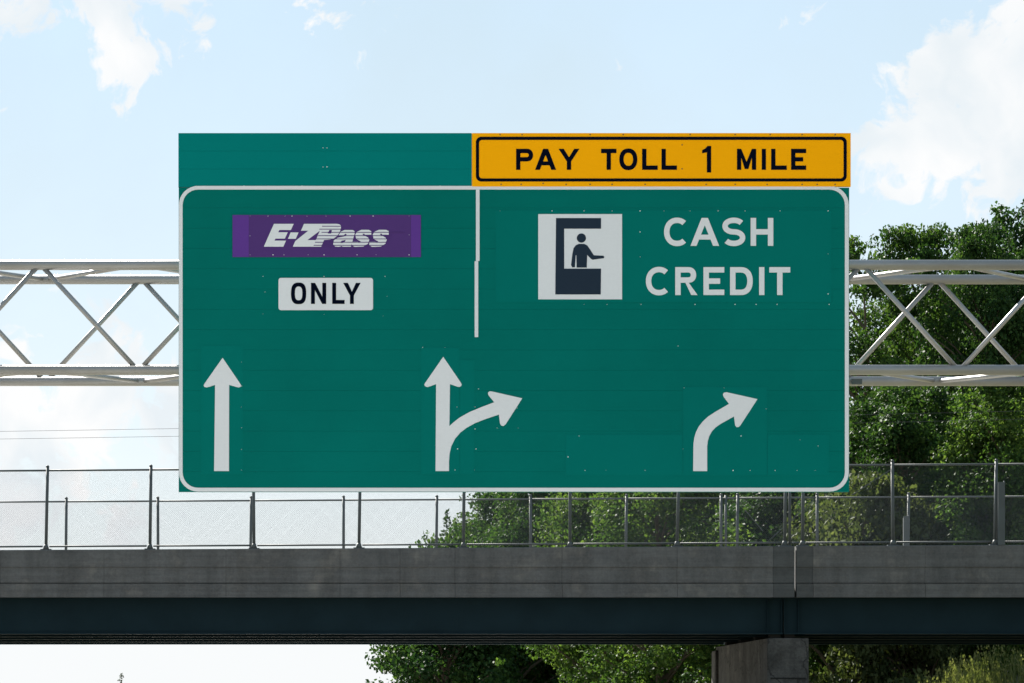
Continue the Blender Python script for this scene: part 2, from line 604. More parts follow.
# ------------------------------------------------------------------ chain-link fences on the parapets
def mesh_panel(w, h, zl, zr):
    """one bay of chain link: two sets of slanting wires; feet follow the parapet"""
    v, f = [], []
    pitch, r = .06, .0016
    def seg(xa, za, xb, zb, yo):
        b = len(v)
        d = Vector((xb - xa, 0, zb - za)).normalized()
        nrm = Vector((-d.z, 0, d.x)) * r
        for (x, z) in ((xa, za), (xb, zb)):
            v.append((x + nrm.x, yo, z + nrm.z))
            v.append((x - nrm.x * .5, yo - r * .87, z - nrm.z * .5))
            v.append((x - nrm.x * .5, yo + r * .87, z - nrm.z * .5))
        for i in range(3):
            j = (i + 1) % 3
            f.append((b + i, b + j, b + 3 + j, b + 3 + i))
    x = -h
    while x < w:
        xa, za, xb, zb = x, 0.0, x + h, h
        if xa < 0:
            za, xa = -xa, 0.0
        if xb > w:
            zb, xb = h - (xb - w), w
        if xb - xa > .02:
            seg(xa, za, xb, zb, -.004)
            seg(w - xa, za, w - xb, zb, .004)
        x += pitch
    return [(a, b, c + zl + (zr - zl) * a / w) for a, b, c in v], f


def fence(name, Y, y_rail, y_bot, posts, extra, label, leans):
    root = empty(name, (17.0, Y, z_top(17.0)), label, 'fence')
    zr = lambda x: zat(y_rail(CX + x * F / Y), Y)
    zb = lambda x: z_top(x) + .11
    for i, x in enumerate(posts):
        lean = leans[i % len(leans)]
        zt = zr(x) + .11
        mb = MB().tube((x, Y, z_top(x) + .004), (x + lean, Y, zt), .050, 12)
        p = mb.build('post', M['fence'], root, True)
        MB().tube((x + lean, Y, zt), (x + lean, Y, zt + .05), .062, 12, .03).build('post_cap', M['fence'], p, True)
        MB().box(x - .17, x + .17, Y - .1, Y + .1, z_top(x) + .002, z_top(x) + .03).build('base_plate', M['fence'], p)
        MB().tube((x, Y, z_top(x) + .03), (x, Y, z_top(x) + .17), .10, 12, .055).build('base_collar', M['fence'], p, True)
    for x in extra:
        MB().tube((x, Y, z_top(x) + .004), (x, Y, zr(x) + .10), .046, 10).build('brace_post', M['fence'], root, True)
    for a, b in zip(posts[:-1], posts[1:]):
        MB().tube((a, Y, zr(a)), (b, Y, zr(b)), .030, 8).build('top_rail', M['fence'], root, True)
        MB().tube((a + .1, Y, zb(a)), (b - .1, Y, zb(b)), .028, 8).build('bottom_rail', M['fence'], root, True)
        w = b - a
        v, f = mesh_panel(w, zr(a) - zb(a), zb(a), zb(b))
        mb = MB()
        mb.v = [(a + x, Y + .06 + y, z) for x, y, z in v]
        mb.f = f
        mb.build('mesh_panel', M['wire'], root)
    return root


YN, YF = 95.16, 107.24
p1 = [xat(p, YN) for p in (-794, -690, -585, -480, -375, -269, -164, -59, 46, 150, 254, 359, 463.5, 570, 677, 784.5)]
p2 = [xat(p, YN) for p in (802.5, 893, 995, 1098, 1201, 1304, 1407, 1510, 1613, 1716)]
fn = fence('chain_link_fence', YN, lambda px: 470.8 - .0066 * px, None, p1 + p2, [xat(789.8, YN)],
           'taller looking chain-link fence along the near edge of the overpass', [.07, .05, .03, -.02, .04, .02, 0])
ff = fence('chain_link_fence', YF, lambda px: 502.0 - .0054 * px, None, p1 + p2, [xat(789.8, YN)],
           'lower looking chain-link fence along the far edge of the overpass', [.02, -.01, .03, 0])
for (px, y0, y1, Y, root) in ((1001.5, 482, 547.5, YN - .18, fn), (906.5, 516, 546, YF - .18, ff)):
    x = xat(px, Y)
    z0, z1 = z_top(x) + .004, zat(y0, Y)
    mb = MB()
    mb.box(x - .105, x + .105, Y - .012, Y + .012, z0, z1)
    mb.box(x - .10, x - .08, Y + .013, Y + .11, z0, z1 - .06)
    mb.box(x + .08, x + .10, Y + .013, Y + .11, z0, z1 + .04)
    mb.build('channel_post', M['fence'], root)
# tie rods that stiffen the bays beside the joint
for (xa, ya, xb, yb, Y, root) in ((745, 510, 763, 531, YF + .05, ff), (766, 543, 816, 498, YF + .05, ff), (852, 495, 890, 470, YN + .1, fn)):
    MB().tube(at(xa, ya, Y), at(xb, yb, Y), .014, 6).build('tie_rod', M['fence'], root)

# ------------------------------------------------------------------ the sign gantry
YS = 50.0
YT0, YT1 = 50.36, 51.98
ZT, ZB_ = zat(265, YT0), zat(370, YT0)
GX0, GX1 = xat(40, YT0) - 3.2, xat(862, YT0) + 3.16 * 1.5
gantry = empty('sign_gantry', ((GX0 + GX1) / 2, (YT0 + YT1) / 2, 0), 'grey tubular box truss gantry carrying the big green sign', 'gantry')
for y, z in ((YT0, ZT), (YT0, ZB_), (YT1, ZT), (YT1, ZB_)):
    MB().tube((GX0 - .25, y, z), (GX1 + .25, y, z), .083 if y == YT0 else .080, 20).build('chord', M['galv'], gantry, True)
XM = 3.7
left = [xat(40, YT0) + 1.6 * k for k in range(-2, 5)]           # even: top node of the near face
right = [xat(862, YT0) + 1.58 * k for k in range(-4, 4)]
rb = .040


def brace(p, q):
    p, q = Vector(p), Vector(q)
    d = (q - p).normalized()
    MB().tube(p, q, rb, 12).build('brace', M['galv'], gantry, True)


g = .015
for nodes, par in ((left, 0), (right, 0)):
    for i, (a, b) in enumerate(zip(nodes[:-1], nodes[1:])):
        up = (i % 2 == par)
        za, zb = (ZT, ZB_) if up else (ZB_, ZT)
        brace((a + g, YT0, za), (b - g, YT0, zb))                 # near face
        brace((a + g, YT1, zb), (b - g, YT1, za))                 # far face, opposite phase
        ya, yb = (YT1, YT0) if up else (YT0, YT1)
        brace((a + .02, ya, ZT), (b - .02, yb, ZT))               # top
        brace((a + .02, yb, ZB_), (b - .02, ya, ZB_))             # underside
for y, z in ((YT0, ZT), (YT0, ZB_), (YT1, ZT), (YT1, ZB_)):
    MB().tube((XM - .07, y, z), (XM + .07, y, z), .16, 16).build('splice_flange', M['galv'], gantry, True)
for gx in (GX0, GX1):
    for y in (YT0, YT1):
        MB().tube((gx, y, 0), (gx, y, ZT - .02), .14, 16).build('tower_leg', M['galv'], gantry, True)
    MB().box(gx - .45, gx + .45, YT0 - .5, YT1 + .5, -.3, .25).build('footing', M['conc_pier'], gantry)
    for k in range(4):
        z0 = .5 + 1.6 * k
        ya, yb = (YT0, YT1) if k % 2 else (YT1, YT0)
        MB().tube((gx, ya, z0), (gx, yb, z0 + 1.6), .045, 10).build('tower_brace', M['galv'], gantry, True)
xb = xat(858, YT1)
MB().box(xb - .12, xb + .05, YT1 - .095, YT1 - .06, ZB_ - .06, ZB_ + .03).build('clamp', M['fence'], gantry)

# ------------------------------------------------------------------ the guide sign
S = F / YS


def sx(px):
    return (px - CX) / S


def sz(py):
    return EYE + (HY - py) / S


sign = empty('guide_sign', (sx(514), YS + .05, sz(492)), 'large green overhead toll sign with orange banner and white arrows', 'road sign')


def shape(name, loops, mat, parent, y, depth=.003):
    """loops[0] outline, others holes, in sheet coordinates; a thin plate whose front lies at y"""
    loops = [[Vector((sx(a), sz(b), 0)) for a, b in lp] for lp in loops]
    allp = [p for lp in loops for p in lp]
    tris = tessellate_polygon(loops)
    n = len(allp)
    mb = MB()
    mb.v = [(p.x, y, p.y) for p in allp] + [(p.x, y + depth, p.y) for p in allp]
    for a, b, c in tris:
        mb.f.append((a, b, c))
        mb.f.append((a + n, c + n, b + n))
    k = 0
    for lp in loops:
        m_ = len(lp)
        for i in range(m_):
            j = (i + 1) % m_
            mb.f.append((k + i, k + j, n + k + j, n + k + i))
        k += m_
    return mb.build(name, mat, parent)


def rrect(x0, y0, x1, y1, r, n=8):
    pts = []
    for cx, cy, a0 in ((x1 - r, y0 + r, -90), (x1 - r, y1 - r, 0), (x0 + r, y1 - r, 90), (x0 + r, y0 + r, 180)):
        for i in range(n + 1):
            a = R(a0 + 90 * i / n)
            pts.append((cx + r * math.cos(a), cy + r * math.sin(a)))
    return pts


def rect(x0, y0, x1, y1):
    return [(x0, y0), (x1, y0), (x1, y1), (x0, y1)]


def ell(cx, cy, rx, ry, n=36, e=2.0, a0=0, a1=360):
    pts = []
    full = abs(a1 - a0) >= 360
    for i in range(n if full else n + 1):
        a = R(a0 + (a1 - a0) * i / n)
        c, s_ = math.cos(a), math.sin(a)
        pts.append((cx + rx * math.copysign(abs(c) ** (2 / e), c), cy + ry * math.copysign(abs(s_) ** (2 / e), s_)))
    return pts


def thick(path, w):
    p = [Vector(q) for q in path]
    l, r = [], []
    for i in range(len(p)):
        d = (p[min(i + 1, len(p) - 1)] - p[max(i - 1, 0)]).normalized()
        nrm = Vector((-d.y, d.x)) * w / 2
        l.append(tuple(p[i] + nrm))
        r.append(tuple(p[i] - nrm))
    return l + r[::-1]


def glyph(ch, x0, y0, x1, y1, s):
    """sign lettering drawn from its own outlines"""
    w, h = x1 - x0, y1 - y0
    xc, yc = (x0 + x1) / 2, (y0 + y1) / 2
    if ch == 'I':
        return [rect(x0, y0, x1, y1)]
    if ch == 'L':
        return [[(x0, y0), (x0 + s, y0), (x0 + s, y1 - s), (x1, y1 - s), (x1, y1), (x0, y1)]]
    if ch == 'T':
        return [[(x0, y0), (x1, y0), (x1, y0 + s), (xc + s / 2, y0 + s), (xc + s / 2, y1), (xc - s / 2, y1), (xc - s / 2, y0 + s), (x0, y0 + s)]]
    if ch == 'E':
        m0, m1 = yc - s / 2, yc + s / 2
        return [[(x0, y0), (x1, y0), (x1, y0 + s), (x0 + s, y0 + s), (x0 + s, m0), (x1 - .2 * w, m0), (x1 - .2 * w, m1), (x0 + s, m1),
                 (x0 + s, y1 - s), (x1, y1 - s), (x1, y1), (x0, y1)]]
    if ch == 'H':
        m0, m1 = yc - s / 2, yc + s / 2
        return [[(x0, y0), (x0 + s, y0), (x0 + s, m0), (x1 - s, m0), (x1 - s, y0), (x1, y0), (x1, y1), (x1 - s, y1), (x1 - s, m1),
                 (x0 + s, m1), (x0 + s, y1), (x0, y1)]]
    if ch == 'A':
        t_ = s * .58
        sw = s * 1.12
        k = (xc - t_ - x0) / h
        b0, b1 = y0 + h * .60, y0 + h * .60 + s * .9
        inl = lambda y: x0 + sw + (y1 - y) * k
        inr = lambda y: x1 - sw - (y1 - y) * k
        apex = y1 - (xc - x0 - sw) / k
        return [[(x0, y1), (xc - t_, y0), (xc + t_, y0), (x1, y1), (x1 - sw, y1), (inr(b1), b1), (inl(b1), b1), (x0 + sw, y1)],
                [(xc, apex), (inr(b0), b0), (inl(b0), b0)]]
    if ch == 'Y':
        yj = y0 + h * .56
        sw = s * 1.2
        return [[(x0, y0), (x0 + sw, y0), (xc, yj - s * .75), (x1 - sw, y0), (x1, y0), (xc + s / 2, yj + s * .2), (xc + s / 2, y1), (xc - s / 2, y1), (xc - s / 2, yj + s * .2)]]
    if ch == 'N':
        return [[(x0, y0), (x0 + s * 1.05, y0), (x1 - s, y1 - h * .34), (x1 - s, y0), (x1, y0), (x1, y1), (x1 - s * 1.05, y1), (x0 + s, y0 + h * .34), (x0 + s, y1), (x0, y1)]]
    if ch == 'M':
        return [[(x0, y0), (x0 + s * 1.0, y0), (xc, y0 + h * .62), (x1 - s * 1.0, y0), (x1, y0), (x1, y1), (x1 - s, y1), (x1 - s, y0 + h * .42),
                 (xc + s * .42, y1 - h * .04), (xc - s * .42, y1 - h * .04), (x0 + s, y0 + h * .42), (x0 + s, y1), (x0, y1)]]
    if ch == 'O':
        e = 2.25 if w / h > .75 else 2.7
        return [ell(xc, yc, w / 2, h / 2 + .3, 40, e), ell(xc, yc, w / 2 - s, h / 2 + .3 - s, 40, e)]
    if ch == 'D':
        o = [(x0, y0)] + [(a, b) for a, b in ell(x1 - w * .52, yc, w * .52, h / 2, 20, 2.3, -90, 90)] + [(x0, y1)]
        i_ = [(x0 + s, y0 + s)] + [(a, b) for a, b in ell(x1 - w * .52, yc, w * .52 - s, h / 2 - s, 20, 2.3, -90, 90)] + [(x0 + s, y1 - s)]
        return [o, i_]
    if ch in 'PR':
        m = y0 + h * (.60 if ch == 'P' else .56)
        ry = (m - y0) / 2
        bx = x1 - (.06 * w if ch == 'R' else 0)
        rx = ry * 1.0
        o = [(x0, y0)] + ell(bx - rx, y0 + ry, rx, ry, 16, 2.2, -90, 90)
        if ch == 'P':
            o += [(x0 + s, m), (x0 + s, y1), (x0, y1)]
        else:
            o += [(bx - rx + w * .02, m), (x1, y1), (x1 - s * 1.15, y1), (bx - rx - s * .55, m), (x0 + s, m), (x0 + s, y1), (x0, y1)]
        i_ = [(x0 + s, y0 + s)] + ell(bx - rx, y0 + ry, rx - s, ry - s, 12, 2.2, -90, 90) + [(x0 + s, m - s)]
        return [o, i_]
    if ch == 'C':
        p = ell(x0 + w * .56, yc, w * .56 - s / 2, h / 2 + .3 - s / 2, 40, 2.15, -48, -312)
        return [thick(p, s)]
    if ch == 'S':
        r = (h + .6 - s) / 4
        rx = (w - s) / 2
        top = ell(xc, y0 - .3 + s / 2 + r, rx, r, 22, 2.1, -32, -270)
        bot = ell(xc, y1 + .3 - s / 2 - r, rx, r, 22, 2.1, -90, 148)
        return [thick(top[:-1] + bot, s)]
    if ch == '1':
        return [[(x1, y0), (x1, y1), (x1 - s, y1), (x1 - s, y0 + h * .24), (x0, y0 + h * .28), (x0, y0 + h * .16), (x0 + w * .3, y0 + h * .11), (x1 - s * .85, y0)]]


def word(letters, y0, y1, s, mat, parent, y, name='letter'):
    for ch, a, b in letters:
        yy0, yy1 = (y0, y1) if ch != '1' else (y0 - 2.9, y1 + 2.6)
        shape(name, glyph(ch, a, yy0, b, yy1, s), mat, parent, y)


# extruded aluminium planks: main field, and the plain strip beside the banner
edges = [187.6 + (492.0 - 187.6) * i / 15 for i in range(16)]
for i, (a, b) in enumerate(zip(edges[:-1], edges[1:])):
    dy = random.Random(i).uniform(-.0003, .0003)
    MB().box(sx(178.7), sx(849.2), YS + dy, YS + .055, sz(b) + .0010, sz(a) - .0010).build('extruded_panel', M['green'], sign)
for a, b in ((133, 151), (151, 169), (169, 187.2)):
    MB().box(sx(178.4), sx(471.8), YS, YS + .055, sz(b) + .0012, sz(a) - .0012).build('extruded_panel', M['green_top'], sign)
banner = MB().box(sx(472.1), sx(850.6), YS - .012, YS + .055, sz(186.6), sz(133.2)).build('toll_banner', M['yellow'], sign)
banner['label'] = 'orange banner reading PAY TOLL 1 MILE'
# white edge border, drawn as one closed band
yb_ = YS - .008
b_out = rrect(178.9, 186.0, 848.7, 491.6, 19)
b_in = rrect(182.6, 189.6, 844.8, 487.8, 15.5)
shape('border', [b_out, b_in], M['white'], sign, yb_, .005)
shape('divider', [rect(475.9, 189.7, 479.5, 261.0)], M['white'], sign, yb_, .004)
shape('divider', [rect(474.6, 261.2, 478.2, 337.2)], M['white'], sign, yb_, .004)
# later green overlays
for (a, b, c, d) in ((495.5, 210.5, 831.5, 302.5), (683, 387, 767, 475.5), (565.5, 434.5, 682.6, 475.5), (767.4, 434.5, 829, 475.5),
                     (201, 345.5, 243, 474.5), (421, 347.5, 459.5, 474.5), (459.8, 360, 474.5, 474.5)):
    shape('overlay_sheet', [rect(a, b, c, d)], M['green_new'], sign, YS - .0045, .002)
# words on the green field
yl = YS - .0095
word((('C', 664, 687.2), ('A', 690.4, 719), ('S', 722.3, 745.2), ('H', 750.6, 773.2)), 218, 245.9, 5.4, M['white'], sign, yl)
word((('C', 645.8, 669.2), ('R', 675.2, 697.4), ('E', 703.4, 724.2), ('D', 730, 752.6), ('I', 759, 764.3), ('T', 769.2, 790.2)),
     267.2, 295.1, 5.4, M['white'], sign, yl)
# arrows


def arrow(pts):
    return shape('arrow', [pts], M['white'], sign, yl)


def conv(zs, k, ox, oy):
    return [(ox + a / k, oy + b / k) for a, b in zs]


arrow(conv([(165, 65), (250, 190), (258, 203), (256, 212), (245, 215), (232, 212), (198, 202), (197, 638), (122, 638), (127, 202), (100, 211),
            (84, 215), (72, 212), (69, 203), (76, 192)], 5.06, 190, 345))
arrow(conv([(168, 60), (254, 186), (261, 199), (259, 208), (249, 213), (236, 210), (202, 198), (199, 411), (222, 390), (250, 368), (300, 340), (360, 315), (426, 290), (397, 255), (394, 243), (401, 235),
            (413, 235), (568, 270), (484, 401), (473, 410), (461, 408), (455, 397), (450, 352), (390, 372), (330, 395), (285, 420), (255, 443), (228, 474), (209, 512), (200, 550),
            (197, 590), (197, 638), (129, 638), (132, 198), (100, 210), (86, 213), (75, 208), (72, 199), (80, 187)], 5.06, 410, 345))
arrow(conv([(85, 625), (87, 450), (92, 410), (103, 372), (121, 336), (147, 303), (180, 272), (225, 242), (318, 188), (284, 144), (278, 128), (285, 115), (301, 112), (503, 157),
            (391, 329), (380, 339), (367, 339), (358, 328), (350, 270), (262, 319), (232, 340), (208, 365), (190, 396), (180, 430), (176, 465), (176, 625)], 6.5, 680, 375))

# orange banner: border and words
yk = YS - .0165
shape('banner_border', [rrect(475.8, 136.9, 846.6, 181.7, 5.5), rrect(479.0, 140.1, 843.4, 178.6, 3.2)], M['ink'], banner, yk, .004)
word((('P', 516, 533), ('A', 535, 556), ('Y', 558.5, 579.3), ('T', 601, 616.3), ('O', 619.2, 637.2), ('L', 642, 657.6), ('L', 661.4, 676.8),
      ('1', 702, 711), ('M', 736.8, 756), ('I', 761.6, 765.8), ('L', 771, 786.6), ('E', 790.9, 806)), 149, 170, 4.3, M['ink'], banner, yk)

# purple pass panel
pp = MB().box(sx(232.4), sx(421), YS - .010, YS - .0022, sz(257.2), sz(215)).build('pass_panel', M['purple'], sign)
pp['label'] = 'purple electronic toll pass panel with white slanted lettering'
for a, b in ((232.6, 248.7), (411, 420.8)):
    shape('side_sheet', [rect(a, 215.1, b, 257.1)], M['purple_new'], pp, YS - .0122, .002)
yp = YS - .0140
K = 11.378
logo = lambda z, ox: [(ox + a / K, 215 + b / K) for a, b in z]
shape('letter', [logo([(100, 362), (215, 102), (440, 102), (408, 172), (277, 172), (264, 198), (372, 198), (340, 270), (233, 270), (222, 293), (353, 293), (322, 362)], 255)], M['panel_white'], pp, yp)
shape('letter', [logo([(405, 200), (495, 200), (463, 272), (375, 272)], 255)], M['panel_white'], pp, yp)
shape('letter', [logo([(557, 102), (935, 102), (962, 108), (977, 124), (978, 150), (966, 190), (938, 236), (900, 266), (860, 280), (786, 286), (752, 362), (430, 362),
                       (458, 298), (606, 180), (523, 180)], 255),
                 logo([(738, 180), (596, 287), (692, 287)], 255), logo([(846, 172), (876, 172), (866, 212), (826, 212)], 255)], M['panel_white'], pp, yp)
shape('letter', [logo([(268, 232), (292, 192), (335, 172), (428, 172), (450, 186), (450, 215), (408, 362), (312, 362), (308, 354), (270, 364), (228, 360), (206, 336), (214, 290), (258, 260),
                       (330, 246), (352, 238), (360, 220), (345, 214), (328, 232)], 315),
                 logo([(286, 312), (304, 294), (350, 284), (336, 312), (312, 320), (292, 320)], 315)], M['panel_white'], pp, yp)
for dx in (0, 198):
    shape('letter', [logo([(a + dx, b) for a, b in [(458, 224), (478, 192), (528, 170), (612, 170), (640, 186), (640, 226), (566, 226), (562, 214), (545, 214), (542, 226), (602, 256), (618, 284), (602, 328),
                                                    (550, 360), (450, 364), (418, 346), (420, 306), (488, 306), (494, 318), (518, 316), (520, 302), (468, 274)]], 315)], M['panel_white'], pp, yp)
for (a, b, y) in ((765, 975, 130), (735, 985, 163), (760, 1700, 199), (720, 1560, 237), (700, 1530, 274), (685, 1520, 312), (670, 1480, 347)):
    shape('speed_line', [logo([(a, y - 4), (b, y - 4), (b, y + 4), (a - 6, y + 4)], 255)], M['purple'], pp, yp - .0022, .001)

# ONLY plate
op = shape('only_plate', [rrect(278.5, 278, 373, 310.2, 2.4, 4)], M['panel_white'], sign, YS - .010, .008)
op['label'] = 'white plate reading ONLY in black'
word((('O', 291, 306.2), ('N', 311, 326.2), ('L', 332.2, 344.6), ('Y', 343.2, 360.6)), 283, 304, 3.9, M['ink'], op, YS - .0135)

# toll collector symbol
tp = MB().box(sx(538.2), sx(622), YS - .010, YS - .0022 - .003, sz(299.4), sz(214.2)).build('symbol_plate', M['panel_white'], sign)
tp['label'] = 'white plate with dark toll booth and attendant symbol'
q = lambda z: [(528 + a / 6.51, 205 + b / 6.51) for a, b in z]
shape('booth_symbol', [q([(182, 86), (475, 86), (475, 155), (235, 155), (235, 415), (475, 415), (473, 583), (177, 583)])], M['ink_faded'], tp, YS - .0135)
shape('attendant_symbol', [q([(330, 254), (365, 254), (385, 264), (400, 285), (428, 328), (490, 331), (496, 338), (494, 347), (420, 357), (408, 350), (385, 326), (382, 408), (316, 408),
                              (314, 328), (310, 328), (305, 406), (288, 407), (280, 392), (288, 320), (296, 282), (310, 263)])], M['ink_faded'], tp, YS - .0135)
shape('attendant_head', [q(ell(347, 216, 30, 30, 24))], M['ink_faded'], tp, YS - .0135)

# rivet heads
rv = MB().tube((0, -.004, 0), (0, .004, 0), .011, 6)
rme = bpy.data.meshes.new('rivet')
rme.from_pydata(rv.v, [], rv.f)
riv = [(241.5, y) for y in (362, 386, 407, 427.7, 449.5, 470)] + [(457.5, 449), (476, 449), (455, 470), (474.5, 470), (475, 407), (478.5, 389), (422.5, 347.5), (445, 347.5), (475, 429), (517, 408), (518, 428), (497, 428), (457, 407)]
riv += [(x, 216.2) for x in (250, 268, 285, 292, 307, 326, 350, 373, 409)] + [(x, 255) for x in (250, 273, 284, 308, 324, 357, 376, 409)] + [(250, 236), (409, 235)]
riv += [(x, 276.5) for x in (263, 324, 385)] + [(263, 314), (324, 314.6), (383, 316), (387, 296.5), (265, 292)]
riv += [(x, 211) for x in (500, 552, 584, 612, 640, 664, 690, 718, 745, 780, 828)] + [(x, 304.5) for x in (584, 607, 641, 695, 735, 756, 777, 829)]
riv += [(x, 470.5) for x in (585, 606, 645, 695, 733, 750, 775, 797, 815)] + [(579, 436), (568, 457), (683, 449), (684, 388), (724, 388), (766, 409), (741, 436), (800, 440), (818, 446), (678, 346), (640, 232), (640, 257), (828, 254), (828, 294)]
riv += [(x, 186) for x in (196, 244, 268, 302, 380, 440)] + [(323, 148), (327, 148), (323, 167), (327, 167)]
for x, y in riv:
    lead = .0165 if 232 < x < 421 and 215 < y < 258 else .008
    k_ = random.Random(int(x * 7 + y * 13)).uniform(.25, .8)
    link('rivet', rme, M['rivet'], sign, (sx(x), YS - lead, sz(y))).scale = (k_, 1, k_)
rdk = rme.copy()
rdk.materials.clear()
for x, y in [(500, 134.8), (522, 134.8), (590, 134.8), (623, 134.8), (690, 134.8), (735, 134.8), (770, 134.8), (802, 134.8), (835, 134.8), (501, 184.5), (521, 184.5), (543, 183.5), (566, 184.5), (590, 184.5),
             (612, 184.5), (645, 184.5), (682, 145), (682, 169), (706, 184.5), (735, 184.5), (767, 184.5), (802, 184.5), (817, 184.5), (835, 184.5)]:
    link('bolt', rdk, M['bark'], banner, (sx(x), YS - .0135, sz(y)))
# uprights that hang the planks on the truss
for px in (215, 330, 445, 560, 675, 800):
    x = sx(px)
    ub = MB()
    ub.box(x - .06, x + .06, YS + .057, YS + .07, sz(489), sz(136))
    ub.box(x - .008, x + .008, YS + .07, YS + .20, sz(489), sz(136))
    ub.box(x - .06, x + .06, YS + .20, YS + .213, sz(489), sz(136))
    ub = ub.build('upright', M['alu'], sign)
    for z in (ZT, ZB_):
        MB().box(x - .05, x + .05, YS + .2135, YT0 - .06, z - .09, z + .09).build('truss_clip', M['alu'], ub)

# ------------------------------------------------------------------ trees


def leaves(rng, cen, rad, n_each, size, up=.35, elong=1.5, outward=None):
    """folded leaf blades round each cluster centre"""
    C, Rr, Wt = [], [], []
    for c, r, k in zip(cen, rad, n_each):
        d = rng.normal(size=(k, 3))
        d /= np.linalg.norm(d, axis=1)[:, None]
        rr = r * rng.random(k) ** .45
        p = c + d * rr[:, None] * np.array([1.15, 1.15, .8])
        C.append(p)
        Rr.append(d)
    p = np.concatenate(C)
    d = np.concatenate(Rr)
    k = len(p)
    nrm = rng.normal(size=(k, 3)) * .75 + d * .55 + np.array([0, 0, up])
    nrm /= np.linalg.norm(nrm, axis=1)[:, None]
    a = rng.normal(size=(k, 3)) + np.array([0, 0, -.35])
    a -= (a * nrm).sum(1)[:, None] * nrm
    a /= np.linalg.norm(a, axis=1)[:, None]
    b = np.cross(nrm, a)
    s = size * rng.uniform(.65, 1.35, k)[:, None]
    l, w = s * elong * .5, s * .5
    fold = nrm * s * .14
    V = np.stack([p - a * l, p + b * w + fold - a * l * .15, p + a * l, p - b * w + fold - a * l * .15], 1).reshape(-1, 3)
    i = np.arange(k) * 4
    Fc = np.stack([i, i + 1, i + 2, i, i + 2, i + 3], 1).reshape(-1, 3)
    return V, Fc


def tri_mesh(name, V, Fc):
    me = bpy.data.meshes.new(name)
    me.vertices.add(len(V))
    me.vertices.foreach_set('co', V.astype(np.float32).ravel())
    me.loops.add(len(Fc) * 3)
    me.loops.foreach_set('vertex_index', Fc.astype(np.int32).ravel())
    me.polygons.add(len(Fc))
    me.polygons.foreach_set('loop_start', np.arange(0, len(Fc) * 3, 3, dtype=np.int32))
    me.polygons.foreach_set('loop_total', np.full(len(Fc), 3, dtype=np.int32))
    me.update(calc_edges=True)
    me.validate()
    return me


def make_tree(seed, H, W, low=.12, n_cl=120, per=170, size=.26, lean=0.0, shape_='round', cl_r=(.75, 1.35)):
    """height H, crown width W (m); returns the trunk-with-limbs mesh and the crown mesh"""
    rng = np.random.default_rng(seed)
    rnd = random.Random(seed)
    cen, rad, cnt = [], [], []
    for i in range(n_cl):
        t = rng.random() ** .85
        if shape_ == 'round':
            prof = (math.sin(math.pi * min(1, .14 + .80 * t)) ** .6) * (1 - .25 * t)
        elif shape_ == 'tall':
            prof = (math.sin(math.pi * min(1, .10 + .84 * t)) ** .55) * .95
        elif shape_ == 'cone':
            prof = (1 - t) ** .85 + .03
        else:                                                       # bush
            prof = math.cos(t * math.pi / 2 * .93) ** .5
        a = rng.random() * 2 * math.pi
        lob = 1 + .22 * math.sin(3 * a + seed + 4 * t) + .14 * math.sin(5 * a - 7 * t + seed)
        r = W / 2 * prof * lob * (rng.random() ** .42)
        z = H * (low + (1 - low) * t)
        cr = rng.uniform(*cl_r) * (1 if t < .85 else .7) * ((1.15 - t) if shape_ == 'cone' else 1)
        z = min(z, H - cr * .6)
        cen.append(np.array([r * math.cos(a) + lean * t, r * math.sin(a), z]))
        rad.append(cr)
        cnt.append(int(per * (cr / cl_r[1]) ** 1.6 * rng.uniform(.7, 1.2)))
    # free twigs that break the outline
    for i in range(n_cl // 2 if shape_ != 'cone' else 0):
        c = cen[rng.integers(len(cen))]
        o = c - np.array([lean * .5, 0, H * .5])
        o = o / (np.linalg.norm(o) + 1e-6)
        cen.append(c + o * rng.uniform(.5, 1.1) + rng.normal(size=3) * .3)
        cen[-1][2] = min(cen[-1][2], H - .3)
        rad.append(rng.uniform(.25, .5))
        cnt.append(int(rng.uniform(10, 26)))
    if shape_ == 'cone':
        V, Fc = leaves(rng, cen, rad, cnt, size, up=.1, elong=2.6)
    else:
        V, Fc = leaves(rng, cen, rad, cnt, size)
    crown = tri_mesh('crown', V, Fc)
    mb = MB()
    tr = max(.10, H * .017)
    segs = 6
    pts = [Vector((lean * (k / segs) ** 2 * .8 + rnd.uniform(-.12, .12) * (k > 0), rnd.uniform(-.12, .12) * (k > 0), H * .9 * k / segs)) for k in range(segs + 1)]
    for k in range(segs):
        mb.tube(pts[k], pts[k + 1], tr * (1 - k / segs) + .03, 8, tr * (1 - (k + 1) / segs) + .03)
    big = sorted(range(n_cl), key=lambda i: -rad[i])[:n_cl * 2 // 3]
    for i in big:
        c = Vector(cen[i])
        z0 = max(.25, c.z - .55 * math.hypot(c.x, c.y) - .6)
        k = min(segs - 1e-3, z0 / (H * .9) * segs)
        p0 = pts[int(k)].lerp(pts[int(k) + 1], k - int(k))
        midp = p0.lerp(c, .55) + Vector((0, 0, .25))
        mb.tube(p0, midp, .07, 5, .045)
        mb.tube(midp, c, .045, 5, .015)
    tm = bpy.data.meshes.new('trunk')
    tm.from_pydata(mb.v, [], mb.f)
    tm.materials.append(M['bark'])
    return tm, crown


